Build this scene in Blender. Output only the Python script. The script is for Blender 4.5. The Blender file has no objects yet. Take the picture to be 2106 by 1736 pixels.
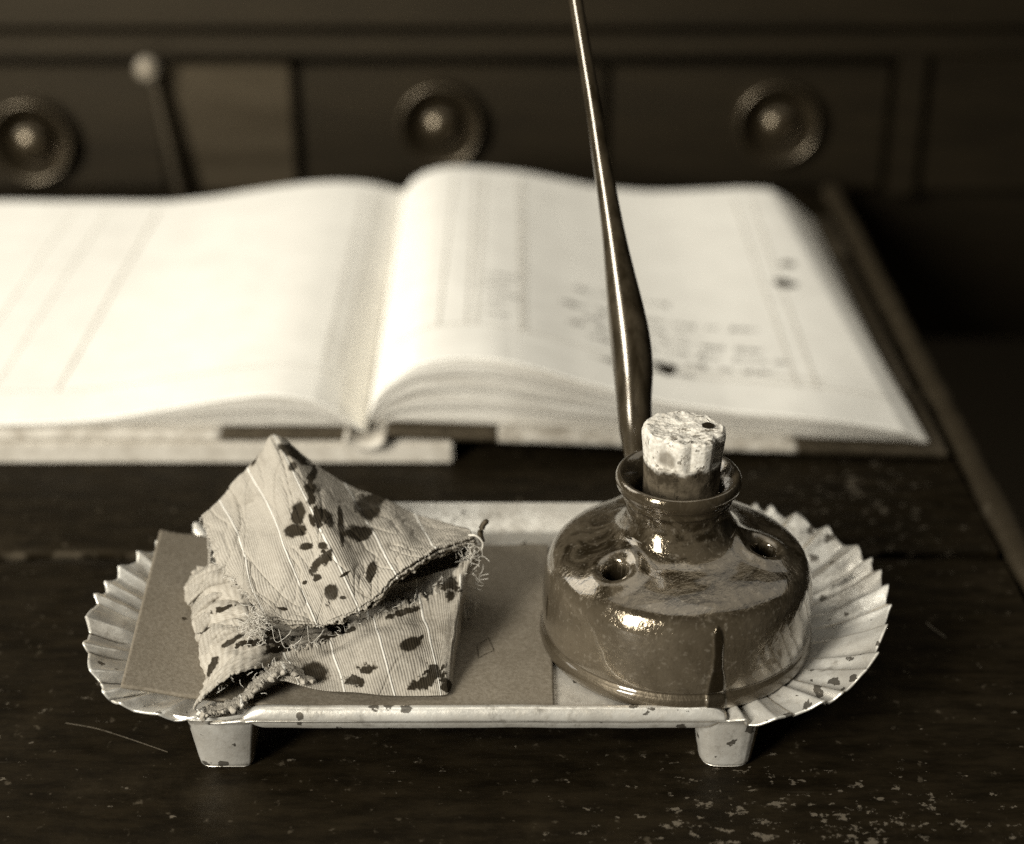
import bpy, bmesh, math, random
import numpy as np
from mathutils import Vector, Matrix
random.seed(7); rng = np.random.default_rng(7)
C = bpy.context.scene.collection
sc = bpy.context.scene

# ------------------------------------------------------------------ camera
PITCH = math.atan(1728/3500); CAMH = 0.30
cam = bpy.data.cameras.new('camera'); co = bpy.data.objects.new('camera', cam); C.objects.link(co)
co.location = (0, 0, CAMH); co.rotation_euler = (math.pi/2-PITCH, 0, 0)
cam.sensor_width = 36; cam.lens = 36*3500/2106; cam.clip_start = .01; cam.clip_end = 20
cam.dof.use_dof = True; cam.dof.focus_distance = 0.475; cam.dof.aperture_fstop = 5.4
cam.dof.aperture_blades = 7
sc.camera = co
# ------------------------------------------------------------------ world (dim room)
w = bpy.data.worlds.new('World'); sc.world = w; w.use_nodes = True
bg = w.node_tree.nodes['Background']; bg.inputs[0].default_value = (1, .88, .66, 1); bg.inputs[1].default_value = .010
# ------------------------------------------------------------------ lamps: daylight from windows on the left
def area(name, loc, target, sx, sy, power, col=(1, .965, .87)):
    l = bpy.data.lights.new(name, 'AREA'); l.shape = 'RECTANGLE'; l.size = sx; l.size_y = sy
    l.energy = power; l.color = col
    o = bpy.data.objects.new(name, l); C.objects.link(o); o.location = loc
    o.rotation_euler = (Vector(target)-Vector(loc)).to_track_quat('-Z', 'Y').to_euler()
    return o
area('window_front', (-.92, -.62, .66), (0, .45, .03), .34, .85, 45)
area('window_left', (-.74, .72, .56), (.0, .70, .0), .50, .50, 3.6)
for wx in (-.42, .58):          # two tall panes with a post between them
    area('window_above', (wx, .72, 1.45), (.04+wx*.2, .52, .0), .80, 2.1, 5.0)
sc.view_settings.view_transform = 'Standard'; sc.view_settings.look = 'None'
sc.view_settings.exposure = 0; sc.view_settings.gamma = 1
sc.cycles.use_denoising = False
sc.cycles.max_bounces = 6; sc.cycles.sample_clamp_indirect = 6

# ------------------------------------------------------------------ geometry helpers
def P(px, py, Y):                       # point of the place seen at this spot of the photograph, at depth Y
    e = PITCH + math.atan((py-868)/3500)
    z = CAMH - Y*math.tan(e)
    dep = Y*math.cos(PITCH) + (CAMH-z)*math.sin(PITCH)
    return Vector(((px-1053)*dep/3500, Y, z))
def PZ(px, py, z):
    e = PITCH + math.atan((py-868)/3500)
    return P(px, py, (CAMH-z)/math.tan(e))
def CP(cx, cy, Y): return P(336.96+cx*.3687, 859.2+cy*.3687, Y)

def hashn(ix, iy, iz, seed):
    h = (ix*374761393 + iy*668265263 + iz*2147483647 + seed*1274126177) & 0xffffffff
    h = ((h ^ (h >> 13)) * 1274126177) & 0xffffffff
    h = (h ^ (h >> 16)) & 0xffffffff
    return h/4294967295.0*2-1
def noise(x, y, z=0, seed=0):
    x, y, z = np.broadcast_arrays(np.asarray(x, float), np.asarray(y, float), np.asarray(z, float))
    ix, iy, iz = (np.floor(v).astype(np.int64) for v in (x, y, z))
    fx, fy, fz = x-ix, y-iy, z-iz
    s = lambda t: t*t*t*(t*(t*6-15)+10)
    fx, fy, fz = s(fx), s(fy), s(fz)
    r = 0
    for dx in (0, 1):
        for dy in (0, 1):
            for dz in (0, 1):
                r = r + hashn(ix+dx, iy+dy, iz+dz, seed)*(fx if dx else 1-fx)*(fy if dy else 1-fy)*(fz if dz else 1-fz)
    return r
def fbm(x, y, z=0, seed=0, oct=4):
    r = 0; a = 1; f = 1
    for k in range(oct):
        r = r + a*noise(np.asarray(x)*f, np.asarray(y)*f, np.asarray(z)*f, seed+k*17); a *= .5; f *= 2.03
    return r

def link(name, me, mat, parent=None, smooth=True):
    o = bpy.data.objects.new(name, me); C.objects.link(o)
    if mat: me.materials.append(mat)
    if smooth and 'flat' not in me:
        me.polygons.foreach_set('use_smooth', [True]*len(me.polygons))
    if parent: o.parent = parent; o.matrix_parent_inverse = Matrix.Translation(-parent.location)
    return o
def thing(name, label, cat, loc=(0, 0, 0), group=None):
    o = bpy.data.objects.new(name, None); C.objects.link(o); o.location = loc; o.empty_display_size = .01
    o['label'] = label; o['category'] = cat
    if group: o['group'] = group
    return o
def mesh_of(v, f):
    me = bpy.data.meshes.new('mesh'); me.from_pydata([tuple(map(float, p)) for p in v], [], f); me.update(); return me
def grid_mesh(A, attrs=None, wrap=False):          # A: (nu, nv, 3)
    nu, nv = A.shape[:2]
    i = np.arange(nu if wrap else nu-1)[:, None]; j = np.arange(nv-1)[None, :]
    i2 = (i+1) % nu
    q = np.stack([i*nv+j, i2*nv+j, i2*nv+j+1, i*nv+j+1], -1).reshape(-1, 4)
    me = bpy.data.meshes.new('mesh')
    me.vertices.add(nu*nv); me.vertices.foreach_set('co', A.reshape(-1).astype(np.float32))
    me.loops.add(q.size); me.loops.foreach_set('vertex_index', q.reshape(-1).astype(np.int32))
    me.polygons.add(len(q)); me.polygons.foreach_set('loop_start', np.arange(0, q.size, 4, dtype=np.int32))
    me.update(calc_edges=True)
    for k, val in (attrs or {}).items():
        a = me.attributes.new(k, 'FLOAT', 'POINT'); a.data.foreach_set('value', val.reshape(-1).astype(np.float32))
    return me
def solid(o, t, off=0):
    m = o.modifiers.new('thickness', 'SOLIDIFY'); m.thickness = t; m.offset = off
def normals(A):
    du = np.gradient(A, axis=0); dv = np.gradient(A, axis=1)
    n = np.cross(du, dv); n /= np.linalg.norm(n, axis=2, keepdims=True)+1e-12
    return n
def cr(pts, n):                                    # catmull-rom along axis 0, pts (k, ..., d)
    pts = np.asarray(pts, float); k = len(pts)
    e = np.concatenate([[2*pts[0]-pts[1]], pts, [2*pts[-1]-pts[-2]]])
    t = np.linspace(0, k-1, n); i = np.minimum(t.astype(int), k-2); f = (t-i).reshape((-1,)+(1,)*(pts.ndim-1))
    p0, p1, p2, p3 = e[i], e[i+1], e[i+2], e[i+3]
    return .5*(2*p1+(p2-p0)*f+(2*p0-5*p1+4*p2-p3)*f*f+(3*p1-p0-3*p2+p3)*f**3)
def bev_box(c, s, bev=.001, jit=0):
    bm = bmesh.new(); bmesh.ops.create_cube(bm, size=1)
    for v in bm.verts: v.co = Vector((v.co.x*s[0]+c[0], v.co.y*s[1]+c[1], v.co.z*s[2]+c[2]))
    bmesh.ops.bevel(bm, geom=bm.edges[:], offset=bev, segments=2, affect='EDGES')
    me = bpy.data.meshes.new('mesh'); bm.to_mesh(me); bm.free(); me['flat'] = 1; return me
def lathe(prof, n=128):
    prof = np.asarray(prof, float); a = np.linspace(0, 2*np.pi, n, endpoint=False)
    A = np.zeros((n, len(prof), 3)); A[..., 0] = np.cos(a)[:, None]*prof[:, 0]; A[..., 1] = np.sin(a)[:, None]*prof[:, 0]; A[..., 2] = prof[:, 1]
    return A
def tubes(lines, rad, sides=5):                    # many round threads in one mesh
    V = []; F = []
    for L in lines:
        L = np.asarray(L, float); n = len(L)
        T = np.gradient(L, axis=0); T /= np.linalg.norm(T, axis=1, keepdims=True)+1e-12
        up = np.array([0.3, .2, 1.]); A = np.cross(T, up); A /= np.linalg.norm(A, axis=1, keepdims=True)+1e-9
        B = np.cross(T, A); b = len(V)
        for i in range(n):
            r = rad*(1 if i < n-1 else .4)
            for k in range(sides):
                t = 2*math.pi*k/sides; V.append(L[i]+r*(math.cos(t)*A[i]+math.sin(t)*B[i]))
        for i in range(n-1):
            for k in range(sides):
                k2 = (k+1) % sides; F.append((b+i*sides+k, b+i*sides+k2, b+(i+1)*sides+k2, b+(i+1)*sides+k))
    return mesh_of(V, F)

# ------------------------------------------------------------------ material helpers
class N:
    def __init__(s, name):
        s.m = bpy.data.materials.new(name); s.m.use_nodes = True; s.t = s.m.node_tree
        s.b = s.t.nodes['Principled BSDF']; s.b.inputs['Specular Tint'].default_value = (1, .84, .62, 1); s.tc = s.t.nodes.new('ShaderNodeTexCoord')
    def new(s, t, **k):
        n = s.t.nodes.new(t)
        for a, v in k.items(): setattr(n, a, v)
        return n
    def set(s, sock, v):
        if isinstance(v, bpy.types.NodeSocket): s.t.links.new(v, sock)
        else: sock.default_value = v
    def noise(s, scale, detail=6, rough=.6, stretch=None, dist=0, vec=None):
        n = s.new('ShaderNodeTexNoise'); n.inputs['Scale'].default_value = scale; n.inputs['Detail'].default_value = detail
        n.inputs['Roughness'].default_value = rough; n.inputs['Distortion'].default_value = dist
        v = vec or s.tc.outputs['Object']
        if stretch:
            mp = s.new('ShaderNodeMapping'); mp.inputs['Scale'].default_value = stretch; s.t.links.new(v, mp.inputs[0]); v = mp.outputs[0]
        s.t.links.new(v, n.inputs['Vector']); return n.outputs['Fac']
    def ramp(s, v, a, b, lo=0, hi=1, smooth=True):
        n = s.new('ShaderNodeMapRange'); n.interpolation_type = 'SMOOTHSTEP' if smooth else 'LINEAR'
        s.set(n.inputs['Value'], v); n.inputs['From Min'].default_value = a; n.inputs['From Max'].default_value = b
        n.inputs['To Min'].default_value = lo; n.inputs['To Max'].default_value = hi; return n.outputs['Result']
    def math(s, op, a, b=0):
        n = s.new('ShaderNodeMath', operation=op); s.set(n.inputs[0], a); s.set(n.inputs[1], b); return n.outputs[0]
    def mix(s, f, a, b):
        n = s.new('ShaderNodeMix', data_type='RGBA'); s.set(n.inputs[0], f)
        for sock, v in ((n.inputs[6], a), (n.inputs[7], b)):
            if isinstance(v, bpy.types.NodeSocket): s.t.links.new(v, sock)
            else: sock.default_value = (*v, 1)
        return n.outputs[2]
    def attr(s, name):
        n = s.new('ShaderNodeAttribute', attribute_name=name); return n.outputs['Fac']
    def col(s, v):
        if isinstance(v, bpy.types.NodeSocket): s.t.links.new(v, s.b.inputs['Base Color'])
        else: s.b.inputs['Base Color'].default_value = (*v, 1)
    def rough(s, v): s.set(s.b.inputs['Roughness'], v)
    def bump(s, h, dist=.001, strength=1):
        n = s.new('ShaderNodeBump'); n.inputs['Distance'].default_value = dist; n.inputs['Strength'].default_value = strength
        s.set(n.inputs['Height'], h); s.t.links.new(n.outputs[0], s.b.inputs['Normal'])
    def near(s, p, r0, r1):            # 1 near point p, 0 beyond r1
        n = s.new('ShaderNodeVectorMath', operation='DISTANCE'); s.t.links.new(s.tc.outputs['Object'], n.inputs[0]); n.inputs[1].default_value = p
        return s.ramp(n.outputs['Value'], r0, r1, 1, 0)
def sep(c, k=1.0):                # brown-toned colour of a given lightness: deeper browns are the more saturated
    t = min(1, max(0, (math.log10(max(c, .004))+2.1)/2.0))
    return (c*k*(1.31-.30*t), c*k*(.935+.04*t), c*k*(.47+.42*t))

def m_desk(chip_pt=None, dark=1.0, pt2=None):
    m = N('dark_painted_wood')
    big = m.noise(9, 3); fine = m.noise(420, 5, .7); mid = m.noise(170, 5, .65, (1, 1.5, 1)); grain = m.noise(60, 6, .7, (.8, 3, 3))
    base = m.mix(m.ramp(grain, .3, .7), sep(.003*dark), sep(.010*dark))
    base = m.mix(m.ramp(m.noise(30, 6, .7), .52, .75, 0, .7), base, sep(.019*dark))
    thr = m.math('ADD', mid, m.math('MULTIPLY', big, .35))
    if chip_pt:
        thr = m.math('ADD', thr, m.math('MULTIPLY', m.near(chip_pt, .01, .08), .15))
    if pt2: thr = m.math('ADD', thr, m.math('MULTIPLY', m.near(pt2, .01, .06), .10))
    speck = m.ramp(m.noise(240, 4, .6), .62, .72)
    base = m.mix(m.math('MULTIPLY', speck, .55), base, sep(.06))
    chips = m.ramp(m.math('ADD', thr, m.math('MULTIPLY', fine, .42)), 1.06, 1.10)
    base = m.mix(m.math('MULTIPLY', chips, .7), base, sep(.11))
    scr = m.ramp(m.noise(130, 2, .5, (.06, 2.2, 1)), .735, .76)
    base = m.mix(m.math('MULTIPLY', scr, .35), base, sep(.12))
    base = m.mix(m.math('MULTIPLY', m.ramp(m.math('ADD', m.attr('worn'), m.math('MULTIPLY', m.math('SUBTRACT', fine, .5), .8)), .45, 1.0), .6), base, sep(.06))
    m.col(base); m.rough(m.ramp(m.noise(45, 5), .3, .7, .42, .66)); m.b.inputs['Specular IOR Level'].default_value = .07
    m.bump(m.math('ADD', m.math('MULTIPLY', chips, -.6), m.math('ADD', m.math('MULTIPLY', grain, .25), m.math('MULTIPLY', fine, .25))), .0006, .6)
    return m.m
MD = m_desk((.075, .34, 0), 1, (.125, .535, 0)); MDB = m_desk(None, .8)
def m_wood(c, name='stained_wood'):
    m = N(name); g = m.noise(14, 6, .7, (1, 1, 6)); m.col(m.mix(m.ramp(g, .3, .7), sep(c*.65), sep(c*1.3)))
    m.rough(.5); m.b.inputs['Specular IOR Level'].default_value = .3; m.bump(g, .0004, .4); return m.m
def m_plain(name, c, r=.6, var=.25, scale=200, metal=0, bump=.0001, spec=.5):
    m = N(name); g = m.noise(scale, 6, .65)
    m.col(m.mix(m.ramp(g, .3, .7), sep(c*(1-var)), sep(c*(1+var)))); m.rough(r); m.b.inputs['Metallic'].default_value = metal
    m.b.inputs['Specular IOR Level'].default_value = spec
    m.bump(g, bump, .7); return m.m

def m_gloss(name, c, r, spec):
    m = N(name); g = m.noise(60, 4); m.col(m.mix(g, sep(c*.7), sep(c*1.4))); m.rough(m.ramp(g, .3, .7, r*.85, r*1.2)); m.b.inputs['Specular IOR Level'].default_value = spec; return m.m
INK = m_plain('dried_ink', .007, .5, .5, 900)
INKB = m_plain('brown_ink_stain', .022, .6, .5, 900)
# ------------------------------------------------------------------ flat ink marks laid on a surface
def blot(name, pts_c, rad, surf, mat, parent, stretch=(1, 1), ang=0, lift=.00012, jag=.25, seed=0, n=40):
    V = []; F = []
    def at(x, y): return (x, y, surf(x, y)+lift)
    ca, sa = math.cos(ang), math.sin(ang)
    rings = 5
    V.append(at(*pts_c))
    for k in range(1, rings+1):
        for i in range(n):
            a = 2*math.pi*i/n
            r = rad*k/rings*(1+jag*float(fbm(math.cos(a)*1.7+seed*3.1, math.sin(a)*1.7, seed, 5, 4)))
            u, v = math.cos(a)*r*stretch[0], math.sin(a)*r*stretch[1]
            V.append(at(pts_c[0]+u*ca-v*sa, pts_c[1]+u*sa+v*ca))
    for i in range(n): F.append((0, 1+i, 1+(i+1) % n))
    for k in range(rings-1):
        for i in range(n):
            a = 1+k*n+i; b = 1+k*n+(i+1) % n; F.append((a, a+n, b+n, b))
    return link(name, mesh_of(V, F), mat, parent)
def ribbon_mesh(lines, wid, surf, lift=.0001):
    V = []; F = []
    for L in lines:
        L = np.asarray(L, float)[:, :2]; T = np.gradient(L, axis=0); T /= np.linalg.norm(T, axis=1, keepdims=True)+1e-12
        b = len(V)
        for (x, y), (tx, ty) in zip(L, T):
            for s in (-1, 1):
                X, Y = x-ty*wid*.5*s, y+tx*wid*.5*s; V.append((X, Y, surf(X, Y)+lift))
        for i in range(len(L)-1): F.append((b+2*i, b+2*i+1, b+2*i+3, b+2*i+2))
    return mesh_of(V, F)

# ================================================================== SETTING
fl = link('floor', mesh_of([(-3, -2, -.75), (3, -2, -.75), (3, 4, -.75), (-3, 4, -.75)], [(0, 1, 2, 3)]), m_plain('dark_floor', .03, .8))
fl['kind'] = 'structure'

# ------------------------------------------------------------------ desk
desk = thing('desk', 'dark painted wooden desk with worn chipped planks under the tray', 'desk', (-.05, .55, -.03))
def plank(x0, x1, y0, y1, z0=-.022, z1=0, mat=MD, seed=0, bev=.0012, worn=True, name='plank'):
    nx = 260; ny = max(8, int((y1-y0)/.004))
    # rounded cross-section in y, wavering worn edges
    prof = []
    for k in range(ny): 
        prof.append((y0+(y1-y0)*k/(ny-1), z1))
    for q in range(7):
        pass
    xs = np.linspace(x0, x1, nx)
    ed = [(-1, z0), (-1, -bev*1.3), (-.999, -bev*.5)]
    ys = np.concatenate([[y0, y0, y0+bev*.35], np.linspace(y0+bev, y1-bev, ny), [y1-bev*.35, y1, y1]])
    zs = np.concatenate([[z0, z1-bev*1.2, z1-bev*.35], np.full(ny, z1), [z1-bev*.35, z1-bev*1.2, z0]])
    X, Yg = np.meshgrid(xs, ys, indexing='ij'); Z = np.broadcast_to(zs, X.shape).copy(); Yg = Yg.copy()
    edge = np.exp(-np.minimum(Yg-y0, y1-Yg)/.0016)
    w1 = fbm(X*90, Yg*40, 0, seed, 5); chip = np.clip(fbm(X*160, X*0, 3, seed+5, 4)-.15, 0, 1)
    top = np.where(np.arange(len(ys)) > 0, 1, 0)*np.where(np.arange(len(ys)) < len(ys)-1, 1, 0)
    Z += top*(-edge*chip*.0022 + .00012*w1)
    Yg += np.where(np.arange(len(ys)) < ny/2, 1, -1)*edge*(.0004+.0005*np.abs(w1))*top
    A = np.stack([X, Yg, Z], -1)
    o = link(name, grid_mesh(A, {'worn': top*edge*(.25+.9*np.clip(chip*2.2, 0, 1))}), mat, desk)
    return o
plank(-.62, .168, .16, .5028, seed=1)
plank(-.62, .168, .5065, .725, seed=2)
plank(-.62, .168, .7275, .8975, seed=3, mat=MDB)
# side moulding along the right-hand edge
def rail():
    ys = np.linspace(.16, .895, 400); th = np.linspace(-.3, math.pi+.3, 18)
    A = np.zeros((400, 18, 3)); A[..., 1] = ys[:, None]
    r = .0052+.0005*fbm(ys*60, ys*0, 0, 9, 4)[:, None]
    A[..., 0] = .1752+np.cos(th)*r; A[..., 2] = -.001+np.sin(th)*r*.85
    m = N('worn_moulding'); k = m.ramp(m.math('ADD', m.noise(60, 4, .6, (1, .6, 1)), m.math('MULTIPLY', m.noise(300, 4), .2)), .76, .82, 0, .4)
    m.col(m.mix(k, sep(.018), sep(.075))); m.rough(.5)
    link('side_moulding', grid_mesh(A), m.m, desk)
    link('side_panel', bev_box((.176, .53, -.20), (.010, .75, .38), .001), MDB, desk)
rail()
# the long pale scratch at lower left
def arc(pts, n=40): return cr(np.array(pts), n)
flat = lambda x, y: 0.0
pts = [PZ(135, 1488, 0), PZ(200, 1500, 0), PZ(270, 1522, 0), PZ(345, 1548, 0)]
link('scratch', ribbon_mesh([arc(pts)], .00028, flat, .0002), m_plain('bare_wood_scratch', .10, .8, .5, 1500), desk)
pts = [PZ(1905, 1282, 0), PZ(1925, 1298, 0), PZ(1945, 1312, 0)]
link('scratch', ribbon_mesh([arc(pts, 12)], .0004, flat, .0002), m_plain('bare_wood_scratch', .10, .8, .5, 1500), desk)

# ------------------------------------------------------------------ drawer cabinet behind
YB = .90
cab = thing('drawer_cabinet', 'dark wooden cabinet of small drawers standing behind the open ledger', 'cabinet', (0, YB+.1, -.03))
WB = m_wood(.0055, 'brown_stained_wood'); WL = m_wood(.023, 'lighter_brown_wood')
def X0(px): return (px-1053)*.922/3500
link('carcass', bev_box((0, YB+.10, .05), (1.3, .16, .30), .001), m_wood(.004, 'dark_carcass_wood'), cab)  # carcass has a darker base colour than the fronts
def add_drawer(x0, x1, z0, z1, kx, kz, mat):
    yf = YB+.004
    d = link('drawer_front', bev_box(((x0+x1)/2, yf+.008, (z0+z1)/2), (x1-x0, .016, z1-z0), .0018), mat, cab)
    # turned dish with a knob in its middle
    prof = [(.0, .001), (.009, .0012), (.013, .0022), (.0170, .0052), (.0205, .0095), (.0232, .0128), (.0250, .0132), (.0258, .0110), (.0262, .0)]
    A = lathe(cr(np.array(prof), 60), 96)
    def orient(A): B = np.zeros_like(A); B[..., 0] = A[..., 0]*.88+kx; B[..., 2] = A[..., 1]*.88+kz; B[..., 1] = yf-A[..., 2]*.88; return B
    link('knob_dish', grid_mesh(orient(A), wrap=True), m_gloss('polished_dark_wood', .010, .33, 1.0), d)
    prof = [(.0001, .0195), (.004, .0192), (.0082, .0175), (.0108, .0145), (.0112, .0115), (.0095, .0085), (.006, .0065), (.0052, .002)]
    A = lathe(cr(np.array(prof), 50), 64)
    link('knob', grid_mesh(orient(A), wrap=True), m_gloss('polished_knob_wood', .016, .24, .9), d)
add_drawer(X0(618), X0(1243), -.002, .0665, X0(905), .0365, WB)
add_drawer(X0(1258), X0(1830), -.002, .0665, X0(1597), .0375, WB)
add_drawer(-.42, X0(330), -.002, .0665, X0(62), .0275, WB)
link('front_panel', bev_box(((X0(352)+X0(604))/2, YB+.006, .033), (X0(604)-X0(352), .020, .072), .001), WL, cab)
link('front_post', bev_box((X0(1868), YB+.008, .035), (.015, .018, .078), .001), WB, cab)
link('front_panel', bev_box((X0(1886)+.12, YB+.014, .035), (.24, .014, .078), .001), WB, cab)
link('top_rail', bev_box((0, YB+.010, .0795), (1.2, .024, .011), .002), WB, cab)
link('upper_panel', bev_box((0, YB+.014, .13), (1.2, .016, .086), .002), WB, cab)

# ------------------------------------------------------------------ slim rod leaning on the cabinet
rd = thing('rod', 'slim dark rod with a pale ball end leaning against the drawers', 'rod', P(374, 402, .884))
a0 = P(374, 402, .884); a0.z = 0; a1 = P(312, 135, .890)
link('shaft', tubes([[a0+(a1-a0)*t for t in np.linspace(0, 1, 12)]], .0042, 14), m_plain('black_rod', .006, .5), rd)
bm = bmesh.new(); bmesh.ops.create_icosphere(bm, subdivisions=3, radius=.0068, matrix=Matrix.Translation(P(303, 142, .882)))
me = bpy.data.meshes.new('mesh'); bm.to_mesh(me); bm.free(); link('ball_end', me, m_plain('pale_horn', .16, .4), rd)

# ================================================================== PAD under the book
PAPER = m_plain('ledger_paper', .80, .75, .04, 60, bump=.00005)
def m_pages():
    m = N('page_edges'); v = m.attr('leaf'); n = m.noise(70, 3, .5, (.12, .3, 1)); 
    l = m.noise(1, 5, .75, (1, 1, 1), vec=None)
    comb = m.new('ShaderNodeCombineXYZ'); m.t.links.new(m.math('MULTIPLY', v, 34), comb.inputs[2])
    mp = m.new('ShaderNodeSeparateXYZ'); m.t.links.new(m.tc.outputs['Object'], mp.inputs[0])
    m.t.links.new(m.math('MULTIPLY', mp.outputs[0], 12), comb.inputs[0])
    l = m.noise(1.3, 5, .8, vec=comb.outputs[0])
    m.col(m.mix(m.ramp(l, .3, .68), sep(.20), sep(.78))); m.rough(.85); m.bump(l, .0006, .8); return m.m
PAGES = m_pages()
pad = link('paper_pad', bev_box((-.165, .655, .0043), (.2855, .166, .0086), .0009), m_plain('pale_card_edges', .42, .8, .18, 160, bump=.0003))
pad['label'] = 'thick pale paper pad lying flat under the left half of the open ledger'; pad['category'] = 'pad'

# ================================================================== LEDGER
book = thing('open_ledger', 'large open ledger with ruled cream pages and faint handwriting on the desk', 'book', (-.0556, .70, .009))
GX = -.0556; YF = .578; YR = .835
def px_x(px): return (px-1053)*.648/3500
fr = [(GX, .010), (px_x(760), .017), (px_x(778), .0245), (px_x(800), .0300), (px_x(860), .0382), (px_x(950), .041), (px_x(1050), .0392), (px_x(1200), .031), (px_x(1350), .0235), (px_x(1500), .0190), (px_x(1700), .0155), (px_x(1860), .0105), (.1577, .0068)]
bk = [(GX, .0195), (-.0530, .022), (-.0500, .0255), (-.043, .0295), (-.033, .0320), (-.019, .0325), (.010, .0300), (.03, .0262), (.055, .0218), (.085, .0196), (.115, .0205), (.135, .0214), (.150, .0205), (.1577, .0165)]
fl_ = [(-.34, .0130), (-.28, .0132), (-.22, .0134), (-.18, .0140), (-.155, .0160), (-.13, .0200), (-.108, .0238), (-.09, .0255), (-.075, .0235), (-.066, .0188), (-.060, .0135), (GX, .0100)]
bl_ = [(-.34, .0145), (-.28, .0145), (-.22, .0142), (-.18, .0140), (-.155, .0165), (-.13, .0205), (-.108, .0235), (-.09, .0248), (-.078, .0244), (-.069, .0232), (-.062, .0212), (GX, .0195)]
def prof(tab):
    x = np.array([t[0] for t in tab]); z = np.array([t[1] for t in tab])
    xd = np.linspace(x[0], x[-1], 800); t = np.interp(xd, x, np.arange(len(x)))
    zz = np.interp(t, np.linspace(0, len(x)-1, 800), cr(z[:, None], 800)[:, 0]); return xd, zz
Tfr, Tbk, Tfl, Tbl = map(prof, (fr, bk, fl_, bl_))
def edge_in(Y):                         # the fore-edge runs slightly inward towards the back
    return (Y-YF)/(YR-YF)*.018
def zpage(x, Y):
    x = np.asarray(x, float); Y = np.asarray(Y, float); t = (Y-YF)/(YR-YF)
    s = np.where(x > GX, (x-GX)/((.1577-edge_in(Y))-GX), 0); xr = GX+s*(.1577-GX)
    r = np.interp(xr, *Tfr)*(1-t)+np.interp(xr, *Tbk)*t
    l = np.interp(x, *Tfl)*(1-t)+np.interp(x, *Tbl)*t
    return np.where(x > GX, r, l)
surfp = lambda x, y: float(zpage(x, y))
def cover_z(x, Y):
    x = np.asarray(x, float)
    return np.where(x > GX, np.interp(x, [GX, -.045, -.01, .165], [.0100, .0128, .0112, .0036]), .0118+x*0)
def block(t0, t1, side, shade, inset=0):
    nx, ny = 240, 40
    ts = np.linspace(0, 1, nx)
    rows = []; leaf = []
    Ys = np.linspace(YF+inset, YR-inset*.5, ny)
    def sheet(tt, Y):
        x = (GX+.0008)+ts*((.1577-edge_in(Y)*(.05+.95*tt)-(1-tt)*.002)-GX) if side > 0 else GX-.0008-ts*.262
        return x, cover_z(x, Y)*(1-tt)+zpage(x, Y)*tt
    # front face, top, back face strip
    for k in range(9):
        tt = t0+(t1-t0)*k/8; bul = -.0006*math.sin(math.pi*k/8)
        x, z = sheet(tt, Ys[0]); rows.append(np.stack([x, np.full(nx, Ys[0]+bul), z], -1)); leaf.append(np.full(nx, tt))
    for Y in Ys[1:]:
        x, z = sheet(t1, Y); rows.append(np.stack([x, np.full(nx, Y), z], -1)); leaf.append(np.full(nx, t1))
    x, z = sheet(t0, Ys[-1]); rows.append(np.stack([x, np.full(nx, Ys[-1]), z], -1)); leaf.append(np.full(nx, t0))
    A = np.stack(rows, 0); L = np.stack(leaf, 0)
    # fore-edge side wall
    o = link('page_section', grid_mesh(A, {'leaf': L}), PAGES, book)
    m = 8; S = np.zeros((ny, m, 3)); SL = np.zeros((ny, m))
    for j, Y in enumerate(Ys):
        for q in range(m):
            tt = t0+(t1-t0)*q/(m-1); x, z = sheet(tt, Y); S[j, q] = (x[-1]+.0003*math.sin(math.pi*q/(m-1)), Y, z[-1]); SL[j, q] = tt
    link('fore_edge', grid_mesh(S, {'leaf': SL}), PAGES, o)
for (a, b, i) in ((.02, .22, .004), (.27, .49, .0016), (.53, .73, .0006), (.745, .985, 0)): block(a, b, 1, 0, i)
for (a, b, i) in ((.02, .34, .002), (.39, .985, 0)): block(a, b, -1, 0, i)
def open_page(x0, x1, right):
    nx, ny = 300, 160
    s = np.linspace(0, 1, nx)[:, None]; Y = np.linspace(YF-.0004, YR, ny)[None, :]
    xe = (.1577-edge_in(Y)) if right else GX
    X = (GX+s*(xe-GX)) if right else (x0+s*(GX-x0)) + 0*Y
    Z = zpage(X, Y+0*X)+.0002+.00018*fbm(X*25, (Y+0*X)*25, 0, 3, 3)
    o = link('open_page', grid_mesh(np.stack([X, Y+0*X, Z], -1)), PAPER, book); solid(o, .0002, -1); return o
pr = open_page(GX, .158, True); pl = open_page(-.315, GX, False)
# ruled lines, hand-written rows and blots
LINE = m_plain('faint_ruled_line', .45, .8, .1); LINE2 = m_plain('faded_handwriting', .05, .8, .4, 900)
def yl(x, y0, y1, n=60): return [(x, y) for y in np.linspace(y0, y1, n)]
def xl(y, x0, x1, n=120): return [(x, y) for x in np.linspace(x0, x1, n)]
link('ruled_lines', ribbon_mesh([yl(-.029, .613, .82), yl(-.018, .613, .82), yl(-.0140, .613, .82), yl(.0035, .613, .82), yl(.0055, .613, .82), yl(.112, .604, .82), yl(.120, .604, .82), xl(.613, -.045, .125), xl(.606, .03, .15)], .00042, surfp, .0006), LINE, pr)['kind'] = 'stuff'
link('ruled_lines', ribbon_mesh([yl(-.179, .606, .82), yl(-.1795, .606, .82), yl(-.205, .606, .82), yl(-.222, .606, .82), yl(-.0745, .612, .82), yl(-.068, .612, .82), xl(.606, -.26, -.062)], .0003, surfp, .0006), LINE, pl)['kind'] = 'stuff'
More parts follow.
